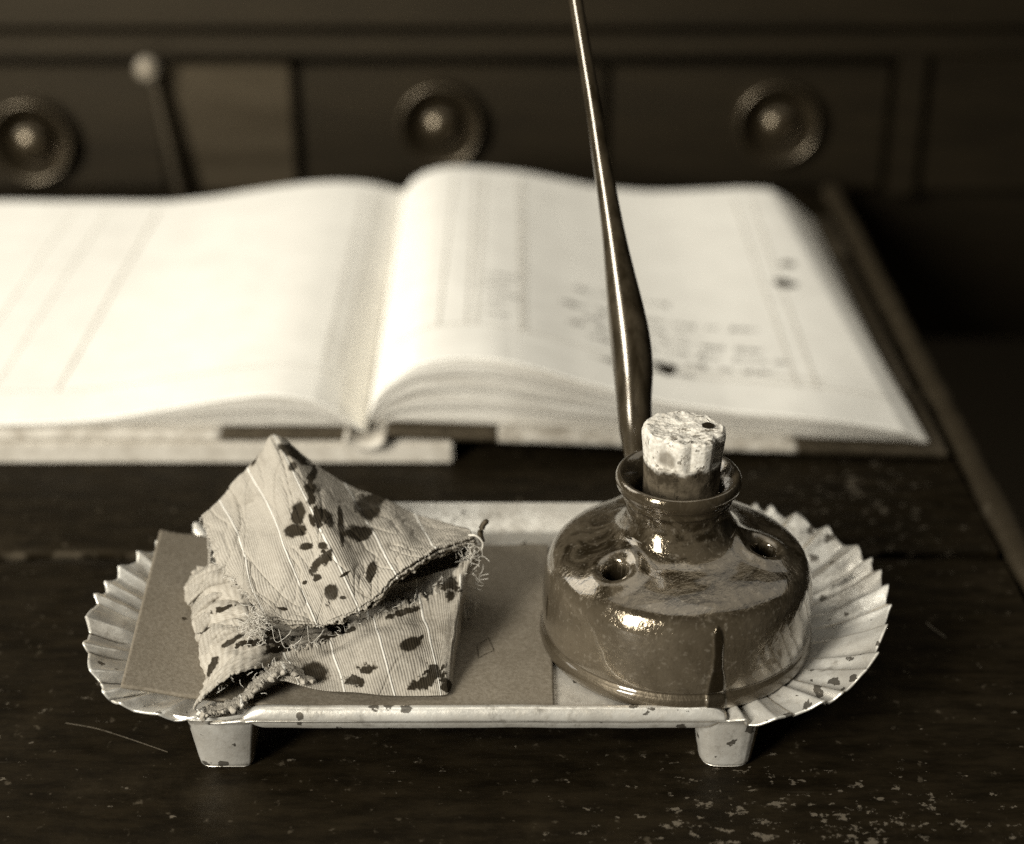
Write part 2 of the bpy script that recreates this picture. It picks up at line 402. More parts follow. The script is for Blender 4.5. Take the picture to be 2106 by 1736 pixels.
def scrawl(x0, x1, y, amp=.0018, seed=0):
    r = random.Random(seed); L = []; x = x0
    while x < x1:
        wl = r.uniform(.006, .014); n = int(wl/.00035); ph = r.uniform(0, 6); pts = []
        k1 = r.uniform(2300, 3000)
        for i in range(n):
            xx = x+i*.00035; a = amp*(1+.8*math.sin(xx*410+ph))*(.6+.4*math.sin(xx*900+ph))
            pts.append((xx+.0005*math.cos(xx*k1), y+a*math.sin(xx*k1+ph)))
        L.append(pts); x += wl+r.uniform(.002, .005)
    return L
rows = []
for q in range(9):
    Y = .605+q*.0105
    rows += scrawl((.034, .058, .030, .022, .030, .02, .03, .025, .02)[q], (.066, .104, .108, .104, .07, .10, .09, .06, .1)[q], Y, seed=q) if q < 6 or q % 2 else []
for q in range(5): rows += scrawl(-.011, -.003, .625+q*.012, .0009, 50+q)
link('handwriting', ribbon_mesh(rows, .0006, surfp, .0007), LINE2, pr)['kind'] = 'stuff'
def on_page(px, py):
    z = .02
    for _ in range(12): p = PZ(px, py, z); z = surfp(p.x, p.y)
    return p.x, p.y
blot('ink_blot', on_page(1367, 763), .0036, surfp, INK, pr, (1, 1.2), -.7, .0009, .5, 1)
blot('ink_blot', on_page(1350, 752), .0018, surfp, INK, pr, (1.6, 1), -.4, .0009, .4, 2)
blot('ink_blot', on_page(1613, 586), .0040, surfp, INKB, pr, (1.1, 1.1), 0, .0009, .3, 3)
blot('ink_blot', on_page(1618, 546), .0026, surfp, LINE2, pr, (1.3, 1), 0, .0009, .3, 4)
# covers
LEA = m_plain('dark_leather', .022, .55, .4, 300, bump=.0004); MARB = m_plain('worn_pale_board_edge', .38, .8, .35, 130, bump=.0005)
def cover(x0, x1, y0, y1, mat, name, dz=0, th=.0032):
    nx = 60; xs = np.linspace(x0, x1, nx); z = cover_z(xs, 0)+dz
    loop = []
    rows = [(y0+.0006, -th), (y0, -th+.0006), (y0, -.0006), (y0+.0006, 0), (y1-.0006, 0), (y1, -.0006), (y1, -th+.0006), (y1-.0006, -th), (y0+.0006, -th)]
    A = np.stack([np.stack([xs, np.full(nx, yy), z+zz+.0002*noise(xs*220, yy*50, 0, 4)], -1) for yy, zz in rows], 1)
    me = grid_mesh(A)
    bm = bmesh.new(); bm.from_mesh(me); bmesh.ops.remove_doubles(bm, verts=bm.verts[:], dist=1e-6)
    bmesh.ops.holes_fill(bm, edges=bm.edges[:]); bm.to_mesh(me); bm.free()
    return link(name, me, mat, book, smooth=False)
CF = .5735; CB = .842
xa = px_x(1022); xb = px_x(1637)
cover(-.0495, xa, CF, CB, LEA, 'cover_spine_strip', .0003)
cover(xa, xb, CF+.0005, CB, MARB, 'cover_board')
cover(xb, .1655, CF, CF+.055, LEA, 'cover_corner', .0003); cover(xb, .1640, CF+.0552, CB-.0552, LEA, 'cover_board'); cover(xb, .1655, CB-.055, CB, LEA, 'cover_corner', .0003)
xc = px_x(460)
cover(xc, -.0617, CF, CB, LEA, 'cover_spine_strip', .0003)
cover(-.325, xc, CF+.0005, CB, MARB, 'cover_board')
# rounded hollow of the spine
th = np.linspace(math.pi*1.02, math.pi*1.98, 24); A = np.zeros((24, 30, 3))
A[..., 0] = (GX+.0005+np.cos(th)*.0072)[:, None]; A[..., 2] = (.0128+np.sin(th)*.0040)[:, None]; A[..., 1] = np.linspace(CF-.0065, CB-.004, 30)
o = link('spine', grid_mesh(A), MARB, book); solid(o, .0016, 0)
blot('ink_blot', (px_x(1130), YF-.0007), .0001, lambda x, y: .0, INK, book, seed=8) if False else None

# ================================================================== TRAY
TZ = .020
right = [(1493, 1484, .0190), (1540, 1490, .0196), (1577, 1488, .0205), (1645, 1466, .0225), (1713, 1442, .0245), (1763, 1402, .027), (1798, 1362, .029), (1816, 1310, .030), (1830, 1266, .031), (1826, 1223, .031), (1811, 1184, .031), (1775, 1141, .031), (1717, 1099, .031), (1658, 1071, .031), (1600, 1052, .030), (1540, 1040, .028), (1480, 1035, .0265)]
left = [(700, 1035, .0265), (600, 1038, .0275), (500, 1050, .029), (388, 1091, .0305), (308, 1131, .031), (266, 1157, .031), (236, 1182, .031), (205, 1220, .031), (187, 1251, .031), (178, 1283, .031), (175, 1312, .030), (178, 1362, .029), (201, 1404, .027), (230, 1442, .0245), (330, 1474, .0220), (430, 1482, .0200), (500, 1486, .0190)]
OR = np.array([PZ(*p) for p in right]); OL = np.array([PZ(*p) for p in left])
YFT = .5*(OR[0][1]+OL[-1][1])
tray = thing('inkstand_tray', 'tarnished pale metal tray with fluted scalloped ends on short tapered feet', 'tray', (-.006, .435, 0))
def m_tray():
    m = N('tarnished_tin'); n1 = m.noise(55, 5, .6); n2 = m.noise(420, 5, .7)
    c = m.mix(m.ramp(n1, .3, .7), sep(.54), sep(.80)); c = m.mix(m.ramp(n2, .42, .75, 0, .5), c, sep(.26)); c = m.mix(m.ramp(m.noise(95, 6, .75), .56, .70, 0, .55), c, sep(.15))
    sp = m.new('ShaderNodeTexVoronoi'); sp.inputs['Scale'].default_value = 210; sp.inputs['Randomness'].default_value = 1
    dv = m.noise(500, 3); m.t.links.new(m.tc.outputs['Object'], sp.inputs['Vector'])
    k = m.math('ADD', sp.outputs['Distance'], m.math('MULTIPLY', m.math('SUBTRACT', dv, .5), .9)); hs = m.new('ShaderNodeSeparateColor'); m.t.links.new(sp.outputs['Color'], hs.inputs[0])
    size = m.ramp(hs.outputs[0], .50, 1.0, -.02, .34); spots = m.math('LESS_THAN', k, size)
    c = m.mix(m.math('MULTIPLY', spots, .85), c, sep(.03))
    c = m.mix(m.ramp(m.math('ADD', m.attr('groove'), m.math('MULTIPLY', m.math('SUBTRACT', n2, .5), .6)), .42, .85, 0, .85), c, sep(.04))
    m.col(c); m.b.inputs['Metallic'].default_value = .55; m.rough(m.ramp(n2, .3, .7, .26, .46)); m.bump(m.math('ADD', n2, m.math('MULTIPLY', n1, 2)), .0003, .4); return m.m
MT = m_tray()
# closed outline
nf, nb = 200, 200
front = np.linspace(OL[-1], OR[0], nf, endpoint=False); back = np.linspace(OR[-1], OL[0], nb, endpoint=False)
Rr = cr(OR, 620)[:-1]; Ll = cr(OL, 620)[:-1]
out = np.concatenate([front, Rr, back, Ll]); isfan = np.concatenate([np.zeros(nf), np.ones(len(Rr)), np.zeros(nb), np.ones(len(Ll))])
isback = np.concatenate([np.zeros(nf+len(Rr)), np.ones(nb), np.zeros(len(Ll))])
seglen = np.linalg.norm(np.roll(out, -1, 0)-out, axis=1); s = np.concatenate([[0], np.cumsum(seglen)[:-1]])
ksm = np.hanning(41); ksm /= ksm.sum()
fan = np.convolve(np.concatenate([isfan[-60:], isfan, isfan[:60]]), ksm, 'same')[60:-60]
nR = 60; t = np.linspace(0, 1, nR)
cxs = np.clip(out[:, 0], -.070, .060)*1.0; ctr = np.stack([cxs*.8, np.full(len(out), .432), np.full(len(out), TZ)], -1)
d = ctr-out; dl = np.linalg.norm(d[:, :2], axis=1, keepdims=True); dirn = d/dl
wid = (.0225*fan+.010*isback*(1-fan)+.0025*(1-isback)*(1-fan))[:, None]
inner = out+dirn*wid; inner[:, 2] = TZ
ph = s/.0100+.24*np.sin(s*110)+.12*np.sin(s*263+1)
ph = ph
def pleat(ph):                                  # pinched, uneven flutes
    f = ph-np.floor(ph); k = np.floor(ph).astype(int)
    rnd = hashn(k, k*0, k*0, 5)
    a = .80+.10*rnd
    w_ = np.where(f < a, f/a, (1-f)/(1-a)); return w_, f, rnd
wv, ff, rn = pleat(ph)
wv = np.clip(wv, 0, 1)**1.25
rows = []; gro = []
for tt in np.linspace(0, 1, 14)[:-1]: rows.append(ctr*(1-tt)+inner*tt); gro.append(np.zeros(len(out)))
for tt in np.linspace(0, 1, 30):
    p = inner*(1-tt)+out*tt; p[:, 2] = TZ+(out[:, 2]-TZ)*tt**1.4
    amp = .0025*fan*min(1, tt*1.6)**1.2*(1+.3*rn)
    p[:, 2] += (wv-.55)*amp
    tang = np.roll(out, -3, 0)-np.roll(out, 3, 0); tang /= np.linalg.norm(tang, axis=1, keepdims=True)
    p += -dirn*((wv-.5)*.0014*fan*tt**4)[:, None]*np.array([1, 1, 0])
    p[:, :2] += tang[:, :2]*(np.sin(ff*2*np.pi)*.0006*fan*tt)[:, None]
    p[:, 2] += .0003*fbm(p[:, 0]*120, p[:, 1]*120, 0, 2, 3)*fan*tt
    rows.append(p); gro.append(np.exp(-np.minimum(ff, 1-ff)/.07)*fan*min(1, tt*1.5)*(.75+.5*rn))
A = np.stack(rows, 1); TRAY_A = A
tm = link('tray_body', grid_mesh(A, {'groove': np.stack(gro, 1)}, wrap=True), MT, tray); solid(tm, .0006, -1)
# rolled front rim with its turned-down face, and the back rim
xs = np.linspace(OL[-1][0], OR[0][0], 160)
def rim(Y, zc, face, name, xs=xs, sgn=-1):
    pr_ = [(.0022, -.0004), (.0012, .0012), (.0002, .0019), (-.0010, .0017), (-.0018, .0006), (-.0021, -.0010), (-.0014, -.0020), (-.0010, -.0026), (-.0006, -face*.7), (.0003, -face), (.0010, -face)]
    pr_ = cr(np.array(pr_), 40); A = np.zeros((len(xs), 40, 3)); A[..., 0] = xs[:, None]
    A[..., 1] = Y-sgn*pr_[:, 0]; A[..., 2] = zc+pr_[:, 1]
    A[..., 2] += .00012*fbm(xs*60, xs*0, 0, 8, 3)[:, None]
    e = np.clip(np.minimum(xs-xs[0], xs[-1]-xs)/.006, 0, 1)[:, None]; e = e*(2-e)
    A[..., 2] = (zc-.001)+(A[..., 2]-(zc-.001))*(.25+.75*e)
    o = link(name, grid_mesh(A), MT, tray); solid(o, .0005, 0); return o
rim(YFT+.0018, TZ+.0010, .0052, 'front_rim')
# feet
def foot(cx, cy, rounded):
    bm = bmesh.new(); lv = []
    for z, h in ((.0192, .0112), (.0175, .0100), (.0160, .0096), (.0022, .0077), (.0004, .0073), (0.0, .0066)):
        ring = []
        pts = []
        ch = h*(.42 if not rounded else .55)
        if rounded:
            for k in range(24):
                a = 2*math.pi*k/24+math.pi/24; c, s_ = math.cos(a), math.sin(a); e = .62
                pts.append((h*math.copysign(abs(c)**e, c), h*math.copysign(abs(s_)**e, s_)))
        else:
            for sx, sy in ((1, -1), (1, 1), (-1, 1), (-1, -1)):
                pass
            c = h-ch*.5
            pts = [(c, -h), (h, -c), (h, c), (c, h), (-c, h), (-h, c), (-h, -c), (-c, -h)]
        for x, y in pts: ring.append(bm.verts.new((cx+x, cy+y, z)))
        lv.append(ring)
    for a, b in zip(lv, lv[1:]):
        for i in range(len(a)): j = (i+1) % len(a); bm.faces.new((a[i], b[i], b[j], a[j]))
    bm.faces.new(lv[-1]); bmesh.ops.recalc_face_normals(bm, faces=bm.faces[:])
    bmesh.ops.bevel(bm, geom=[e for e in bm.edges], offset=.0005, segments=2, affect='EDGES')
    me = bpy.data.meshes.new('mesh'); bm.to_mesh(me); bm.free()
    return link('foot', me, MT, tray)
foot(-.0805, .3945, False); foot(.0605, .3945, True); foot(-.0775, .474, False); foot(.0575, .474, True)
# the round flange over the left front foot
A = lathe(cr(np.array([(.0001, .0), (.010, .0), (.0145, .0004), (.0165, .0012), (.0172, .0004)]), 30), 60); A[..., 0] += -.0835; A[..., 1] = A[..., 1]*.55+.3905; A[..., 2] += TZ+.0003
link('corner_flange', grid_mesh(A, wrap=True), MT, tray)
from mathutils.bvhtree import BVHTree
_nu, _nv = TRAY_A.shape[:2]
_i = np.arange(_nu)[:, None]; _j = np.arange(_nv-1)[None, :]
_q = np.stack([_i*_nv+_j, ((_i+1) % _nu)*_nv+_j, ((_i+1) % _nu)*_nv+_j+1, _i*_nv+_j+1], -1).reshape(-1, 4)
TB = BVHTree.FromPolygons([tuple(p) for p in TRAY_A.reshape(-1, 3)], [tuple(int(k) for k in q) for q in _q])
def tray_z(x, y):
    h = TB.ray_cast(Vector((x, y, .1)), Vector((0, 0, -1)))
    return h[0].z if h[0] is not None else TZ
def ray_px(px, py):
    a_ = P(px, py, .3); o_ = Vector((0, 0, CAMH)); h = TB.ray_cast(o_, (a_-o_).normalized()); return h[0] if h[0] is not None else PZ(px, py, .0225)
tsurf = lambda x, y: TZ+max(0, (y-(OR[-1][1]-.010))/.010)**1.4*.0065
for i, (px, py, r, st, an) in enumerate([(1051, 1077, .0022, (1.2, 1), 0), (1083, 1106, .0016, (1, 1.3), .5), (1083, 1120, .0009, (1, 1), 0), (886, 1053, .0013, (1.1, 1), 0), (868, 1045, .0007, (1, 1), 0), (1215, 1060, .0009, (1, 1), 0), (246, 1400, .0022, (1.1, 1), .3), (205, 1275, .0015, (1, 1.2), 0), (218, 1345, .0010, (1.2, 1), 0), (262, 1190, .0018, (1.4, 1), -.5), (1690, 1243, .0022, (1.4, .9), .2), (1672, 1082, .0012, (1.5, 1), 0), (1700, 1095, .0009, (1, 1), 0), (1760, 1190, .0008, (1, 1), 0)]):
    p = ray_px(px, py); blot('ink_spot', (p.x, p.y), r, tray_z if not 700 < px < 1300 else tsurf, INKB, tray, st, an, .0005, .6, 20+i)

# ================================================================== CARD
X_R, Y_F, Y_B = .0117, .3865, .4745
LF = PZ(248, 1410, .0300); LB = PZ(328, 1092, .0345); XC = -.062
def card_pt(u, v):                      # u 0 at the left-hand end, v 0 at the front
    k = .36
    x0 = XC; t = np.clip((k-u)/k, 0, 1); r = np.clip((u-k)/(1-k), 0, 1)
    yf = Y_F+(Y_B-Y_F)*v
    x = np.where(u > k, x0+(X_R-x0)*r, x0+(LF.x+(LB.x-LF.x)*v-x0)*t)
    y = np.where(u > k, yf, yf+(LF.y+(LB.y-LF.y)*v-yf)*t)
    z = TZ+.0009+(t**1.25)*(LF.z+(LB.z-LF.z)*v-TZ-.0009)+.0003*np.sin(x*90+1)
    return x, y, z
def zcard(x, y):
    t = np.clip((XC-np.asarray(x, float))/(XC-LF.x), 0, 1); v = np.clip((y-Y_F)/(Y_B-Y_F), 0, 1)
    return TZ+.0009+(t**1.25)*(LF.z+(LB.z-LF.z)*v-TZ-.0009)+.0003*np.sin(np.asarray(x)*90+1)
def m_card():
    m = N('grey_brown_card'); n = m.noise(900, 4, .7); b = m.noise(40, 4)
    c = m.mix(m.ramp(n, .3, .7), sep(.12), sep(.19)); c = m.mix(m.ramp(b, .3, .8, 0, .35), c, sep(.09)); m.col(c); m.rough(.9); m.bump(n, .0003, .5); return m.m
u_ = np.linspace(0, 1, 160)[:, None]; v_ = np.linspace(0, 1, 90)[None, :]
cx_, cy_, cz_ = card_pt(u_+0*v_, v_+0*u_)
cy_ = cy_+.0004*noise(cx_*200, 0*cx_, 0, 3)*(np.minimum(v_, 1-v_) < .01)
card = link('blotting_card', grid_mesh(np.stack([cx_, cy_, cz_], -1)), m_card()); solid(card, .0011, 0)
card['label'] = 'dull grey-brown card lying on the tray beneath the stained rag'; card['category'] = 'card'
csurf = lambda x, y: float(zcard(x, y))+.0005
def dood(l): return [tuple(PZ(336.96+a*.3687, 859.2+b*.3687, TZ+.001))[:2] for a, b in l]
sq = dood([(1745, 1275), (1775, 1262), (1812, 1235), (1825, 1270), (1842, 1310), (1800, 1325), (1755, 1350), (1752, 1310), (1745, 1275)])
dense = np.concatenate([np.linspace(sq[i], sq[i+1], 6, endpoint=False) for i in range(len(sq)-1)])
link('pencil_mark', ribbon_mesh([dense], .00022, csurf, .00012), INKB, card)
for i, (a, b, r) in enumerate([(125, 1245, .0006), (700, 500, .0), (1700, 1130, .0004)]):
    if r: p = dood([(a, b)])[0]; blot('ink_speck', p, r, csurf, INKB, card, seed=40+i, lift=.00012)
slip = link('paper_slip', bev_box((X_R, .4400, TZ+.0002), (.020, .110, .0004), .0001), m_plain('dull_paper', .15, .85, .2, 500))
slip['label'] = 'thin paper strip showing between the grey-brown card and the ink bottle'; slip['category'] = 'paper'

# ================================================================== RAG
rag = thing('folded_rag', 'folded pale ribbed cotton rag with frayed edges and dark ink stains', 'rag', (-.05, .42, TZ+.001))
def m_cloth():
    m = N('striped_ribbed_cotton'); u = m.attr('weave_u'); v = m.attr('weave_v'); st = m.attr('stain')
    wob = m.math('MULTIPLY', m.noise(120, 3), .03)
    uu = m.math('ADD', u, wob)
    rib = m.math('SINE', m.math('MULTIPLY', uu, 2*math.pi*18)); ribn = m.ramp(rib, -1, 1, 0, 1, False)
    fr_ = m.math('FRACT', m.math('ADD', u, .5)); ds = m.math('ABSOLUTE', m.math('SUBTRACT', fr_, .5)); stripe = m.ramp(ds, .012, .030, 1, 0)
    weft = m.ramp(m.math('SINE', m.math('MULTIPLY', v, 2*math.pi*120)), -1, 1, 0, 1, False)
    blot_ = m.noise(50, 5, .65); fz = m.noise(1400, 3, .6)
    c = m.mix(m.math('MULTIPLY', ribn, .45), sep(.24), sep(.42))
    c = m.mix(m.math('MULTIPLY', weft, .32), c, sep(.48))
    c = m.mix(m.ramp(blot_, .45, .8, 0, .55), c, sep(.14))
    c = m.mix(m.ramp(fz, .4, .8, 0, .45), c, sep(.46))
    sm = m.noise(30, 6, .72, None, .8); c = m.mix(m.ramp(sm, .50, .66, 0, .55), c, sep(.13))
    c = m.mix(m.math('MULTIPLY', stripe, .8), c, sep(.68))
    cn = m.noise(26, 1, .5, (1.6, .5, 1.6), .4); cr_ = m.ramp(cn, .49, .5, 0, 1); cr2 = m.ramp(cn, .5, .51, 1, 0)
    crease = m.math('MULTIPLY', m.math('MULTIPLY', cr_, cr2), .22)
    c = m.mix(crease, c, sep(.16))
    cv = m.new('ShaderNodeCombineXYZ'); m.t.links.new(m.math('MULTIPLY', u, 60), cv.inputs[0]); m.t.links.new(m.math('MULTIPLY', v, 45), cv.inputs[1]); wick = m.noise(1.0, 4, .7, vec=cv.outputs[0])
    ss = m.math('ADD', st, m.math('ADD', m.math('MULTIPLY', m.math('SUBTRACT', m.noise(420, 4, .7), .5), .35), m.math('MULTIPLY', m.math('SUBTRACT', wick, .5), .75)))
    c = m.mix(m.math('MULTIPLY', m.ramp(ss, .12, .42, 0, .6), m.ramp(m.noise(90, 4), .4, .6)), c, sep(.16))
    c = m.mix(m.math('MULTIPLY', m.ramp(ss, .34, .62, 0, .97), m.ramp(m.noise(150, 4, .7), .3, .5, .88, 1)), c, m.mix(m.noise(300, 4), sep(.004), sep(.022)))  # ink, and the shade painted along the side folds
    m.col(c); m.rough(.95); m.b.inputs['Specular IOR Level'].default_value = .15
    h = m.math('ADD', m.math('MULTIPLY', ribn, .6), m.math('ADD', m.math('MULTIPLY', weft, .25), m.math('MULTIPLY', stripe, 1.2)))
    h = m.math('ADD', h, m.math('MULTIPLY', blot_, 3)); m.bump(m.math('SUBTRACT', h, m.math('MULTIPLY', crease, 4)), .00022, .8); return m.m
MC = m_cloth()
STAINS_FOLD_SHADE = [(560, 1255, 150, 16, -6, 1.0), (230, 1190, 30, 7, -30, .9), (820, 330, 18, 70, 14, 1.2), (860, 560, 16, 70, 0, 1.3), (1330, 1090, 90, 14, -20, 1.1), (1620, 760, 60, 22, -30, 1.0),  # (cx, cy, rx, ry, angle deg, jaggedness) in the plane of the flap; streaks along the left folds are painted shade
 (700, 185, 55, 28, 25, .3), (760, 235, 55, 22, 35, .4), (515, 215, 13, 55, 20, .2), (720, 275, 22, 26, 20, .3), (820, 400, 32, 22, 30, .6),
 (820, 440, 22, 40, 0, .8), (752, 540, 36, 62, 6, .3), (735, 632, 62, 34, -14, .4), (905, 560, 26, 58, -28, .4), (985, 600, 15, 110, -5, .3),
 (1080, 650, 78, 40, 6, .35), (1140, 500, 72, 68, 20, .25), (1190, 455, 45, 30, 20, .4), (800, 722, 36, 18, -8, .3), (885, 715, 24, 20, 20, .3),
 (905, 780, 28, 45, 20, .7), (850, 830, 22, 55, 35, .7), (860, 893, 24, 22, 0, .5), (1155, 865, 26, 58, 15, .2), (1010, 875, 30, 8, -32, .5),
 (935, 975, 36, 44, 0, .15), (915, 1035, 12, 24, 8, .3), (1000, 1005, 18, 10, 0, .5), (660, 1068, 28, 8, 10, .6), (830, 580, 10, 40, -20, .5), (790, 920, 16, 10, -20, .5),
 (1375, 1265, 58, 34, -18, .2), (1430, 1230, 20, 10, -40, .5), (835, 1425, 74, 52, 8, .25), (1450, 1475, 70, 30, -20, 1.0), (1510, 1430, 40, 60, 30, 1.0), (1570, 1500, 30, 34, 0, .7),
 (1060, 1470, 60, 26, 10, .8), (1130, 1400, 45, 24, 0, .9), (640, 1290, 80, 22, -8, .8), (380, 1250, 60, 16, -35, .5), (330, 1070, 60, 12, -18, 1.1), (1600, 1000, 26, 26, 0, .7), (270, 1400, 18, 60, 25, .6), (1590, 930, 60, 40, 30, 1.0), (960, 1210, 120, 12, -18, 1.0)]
def to_crop(A):
    x, y, z = A[..., 0], A[..., 1], A[..., 2]
    dep = y*math.cos(PITCH)+(CAMH-z)*math.sin(PITCH)
    px = 1053+x*3500/dep; py = 868+3500*np.tan(np.arctan2(CAMH-z, y)-PITCH)
    return (px-336.96)/.3687, (py-859.2)/.3687
def stain_shade_of(A):
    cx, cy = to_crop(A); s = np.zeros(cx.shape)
    for i, (a, b, rx, ry, an, jg) in enumerate(STAINS_FOLD_SHADE):
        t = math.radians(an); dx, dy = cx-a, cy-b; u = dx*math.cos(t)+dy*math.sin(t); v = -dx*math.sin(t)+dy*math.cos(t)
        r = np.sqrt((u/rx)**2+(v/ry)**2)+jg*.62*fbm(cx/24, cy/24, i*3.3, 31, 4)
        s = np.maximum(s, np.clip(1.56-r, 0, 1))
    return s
def patch(name, cols, U, nu=260, nv=220, amp=.0005, fr=90, seed=0, stain=True, thick=.0007, extra=None, fray=(0, 0, 0, 0)):
    K = np.array([[tuple(CP(*p)) if len(p) == 3 else p[:3] for p in c] for c in cols])     # (nc, nr, 3)
    A = cr(K, nu); A = np.swapaxes(cr(np.swapaxes(A, 0, 1), nv), 0, 1)
    Uc = np.interp(np.linspace(0, len(U)-1, nu), np.arange(len(U)), U)
    u = np.repeat(Uc[:, None], nv, 1); v = np.repeat(np.linspace(0, 1, nv)[None], nu, 0)
    n = normals(A)
    A = A+n*(amp*fbm(A[..., 0]*fr, A[..., 1]*fr, A[..., 2]*fr, seed, 4))[..., None]
    if extra is not None: A = A+n*extra(u, v, A)[..., None]
    # torn edges: u0, u1, v0, v1
    for k, (e, axis_, dist) in enumerate(((fray[0], 0, np.arange(nu)[:, None]), (fray[1], 0, nu-1-np.arange(nu)[:, None]), (fray[2], 1, np.arange(nv)[None]), (fray[3], 1, nv-1-np.arange(nv)[None]))):
        if not e: continue
        g = np.gradient(A, axis=axis_); g /= np.linalg.norm(g, axis=2, keepdims=True)+1e-9
        par = (v if axis_ == 0 else u*.4)
        j = fbm(par*28, 0*par, k, seed+9, 4)
        w_ = np.exp(-dist/6.0)
        A = A+g*((1 if k % 2 else -1)*e*j*w_)[..., None]+n*(e*.5*fbm(par*50, 0*par, k+7, seed+3, 3)*w_)[..., None]
    o = link(name, grid_mesh(A, {'weave_u': u, 'weave_v': v, 'stain': stain_shade_of(A) if stain else u*0}), MC, rag)
    solid(o, thick, 0); return o, A
flap = [
 [(215, 540, .445), (265, 700, .432), (345, 870, .420), (455, 960, .411), (530, 1065, .403)],
 [(310, 460, .450), (400, 620, .436), (450, 770, .424), (480, 920, .412), (560, 1090, .402)],
 [(385, 372, .4525), (510, 590, .436), (565, 760, .422), (620, 950, .410), (690, 1125, .400)],
 [(465, 280, .455), (620, 560, .435), (680, 740, .421), (760, 940, .409), (845, 1135, .400)],
 [(545, 190, .4575), (700, 480, .436), (790, 720, .420), (870, 920, .409), (960, 1115, .401)],
 [(618, 95, .460), (760, 380, .441), (900, 680, .420), (1000, 880, .410), (1085, 1060, .403)],
 [(800, 232, .459), (910, 440, .441), (1030, 680, .423), (1110, 840, .414), (1195, 985, .406)],
 [(1010, 372, .457), (1100, 520, .443), (1180, 660, .429), (1235, 770, .420), (1295, 875, .411)],
 [(1200, 445, .455), (1270, 560, .443), (1335, 660, .431), (1375, 740, .423), (1410, 795, .416)],
 [(1400, 535, .451), (1440, 600, .443), (1470, 650, .435), (1495, 700, .428), (1520, 732, .422)],
 [(1700, 630, .440), (1708, 640, .438), (1716, 650, .436), (1724, 658, .434), (1735, 665, .432)]]
UF = [.45, 1, 1.5, 2, 2.5, 3, 3.5, 4, 4.5, 5, 5.9]
def wr(u, v, A):        # shallow tension folds running to the peak
    ck = 1-np.abs(fbm(u*1.5+v*2.4, v*1.7-u*.5, 0, 77, 3)); ck2 = 1-np.abs(fbm(u*1.9-v*3.1, v*2.2+u*.8, 3, 79, 2))
    return .0005*np.clip(ck, 0, 1)**6+.00045*np.clip(ck2, 0, 1)**8+.0005*np.sin(u*5+v*3)*np.sin(v*3.1)+.0009*np.exp(-((u-1.7-.5*v)/.18)**2)*v
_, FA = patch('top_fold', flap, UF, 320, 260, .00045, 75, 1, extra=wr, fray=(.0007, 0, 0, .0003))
def shift(cols, dz, dy): return [[tuple(CP(*p)+Vector((0, dy, dz)))+(0,) for p in c] for c in cols]
def patch3(name, K, *a, **k): return patch(name, [[tuple(p)[:3]+(0,) for p in c] for c in K], *a, **k)
K2 = [[CP(*p)+Vector((.0004, -.0001, -.0012)) for p in c] for c in flap]
patch3('under_layer', K2, UF, 220, 160, .0003, 110, 12, fray=(.0009, 0, 0, .0005), stain=False)
K3 = [[CP(*p)+Vector((.0004, .0010, -.0026)) for p in c] for c in flap]
patch3('under_layer', K3, UF, 200, 120, .0004, 120, 14, fray=(.0010, 0, 0, .0008), stain=False)
# back wall of the bundle
K = [[CP(*c[0])+Vector((0, .0008, -.0006)), Vector((CP(*c[0]).x*.99-.0005, CP(*c[0]).y+.002, .5*(CP(*c[0]).z+.024))), Vector((CP(*c[0]).x*.98-.001, CP(*c[0]).y-.004, .0228))] for c in flap]
patch3('back_fold', K, UF, 160, 60, .0008, 110, 5, stain=False)
# inner fold, seen only as the dark of the openings
K = [[Vector((x, .425+.006*math.sin(i), z)) for z in (.0225, .032, .041)] for i, x in enumerate(np.linspace(-.083, -.014, 8))]
patch3('inner_fold', K, list(np.linspace(0, 5, 8)), 120, 40, .0012, 120, 6, stain=False)
frontp = [
 [(560, 1330, .397), (590, 1380, .394), (620, 1420, .391), (650, 1455, .389)],
 [(760, 1285, .400), (790, 1370, .396), (815, 1440, .392), (840, 1505, .389)],
 [(925, 1232, .404), (950, 1330, .398), (990, 1440, .393), (1010, 1528, .3895)],
 [(1165, 1090, .410), (1200, 1220, .402), (1240, 1370, .395), (1288, 1550, .3905)],
 [(1425, 1020, .416), (1470, 1180, .407), (1510, 1340, .399), (1545, 1548, .3905)],
 [(1600, 880, .424), (1600, 1080, .413), (1592, 1300, .402), (1592, 1525, .3925)],
 [(1750, 735, .432), (1665, 960, .421), (1630, 1180, .411), (1605, 1480, .399)],
 [(1758, 780, .442), (1672, 980, .436), (1640, 1150, .428), (1615, 1400, .414)]]
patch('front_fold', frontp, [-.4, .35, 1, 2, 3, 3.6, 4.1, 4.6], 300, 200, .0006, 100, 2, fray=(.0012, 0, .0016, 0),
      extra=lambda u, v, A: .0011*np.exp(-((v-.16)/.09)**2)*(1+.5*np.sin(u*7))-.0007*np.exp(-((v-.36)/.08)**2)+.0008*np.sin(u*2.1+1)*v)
leftp = [
 [(125, 900, .432), (133, 1050, .424), (180, 1230, .412), (212, 1400, .398), (205, 1560, .386), (205, 1640, .380)],
 [(195, 845, .430), (230, 1000, .418), (270, 1180, .405), (285, 1340, .394), (275, 1470, .387), (240, 1575, .382)],
 [(310, 820, .426), (350, 980, .414), (390, 1150, .402), (400, 1290, .394), (390, 1385, .389), (375, 1455, .385)],
 [(450, 880, .420), (480, 1020, .410), (510, 1150, .402), (530, 1260, .397), (535, 1330, .393), (530, 1390, .389)],
 [(600, 1000, .412), (630, 1100, .408), (660, 1180, .404), (680, 1250, .402), (690, 1300, .4005), (700, 1340, .398)],
 [(800, 1100, .412), (850, 1150, .411), (900, 1180, .410), (930, 1200, .409), (950, 1225, .408), (970, 1245, .407)]]
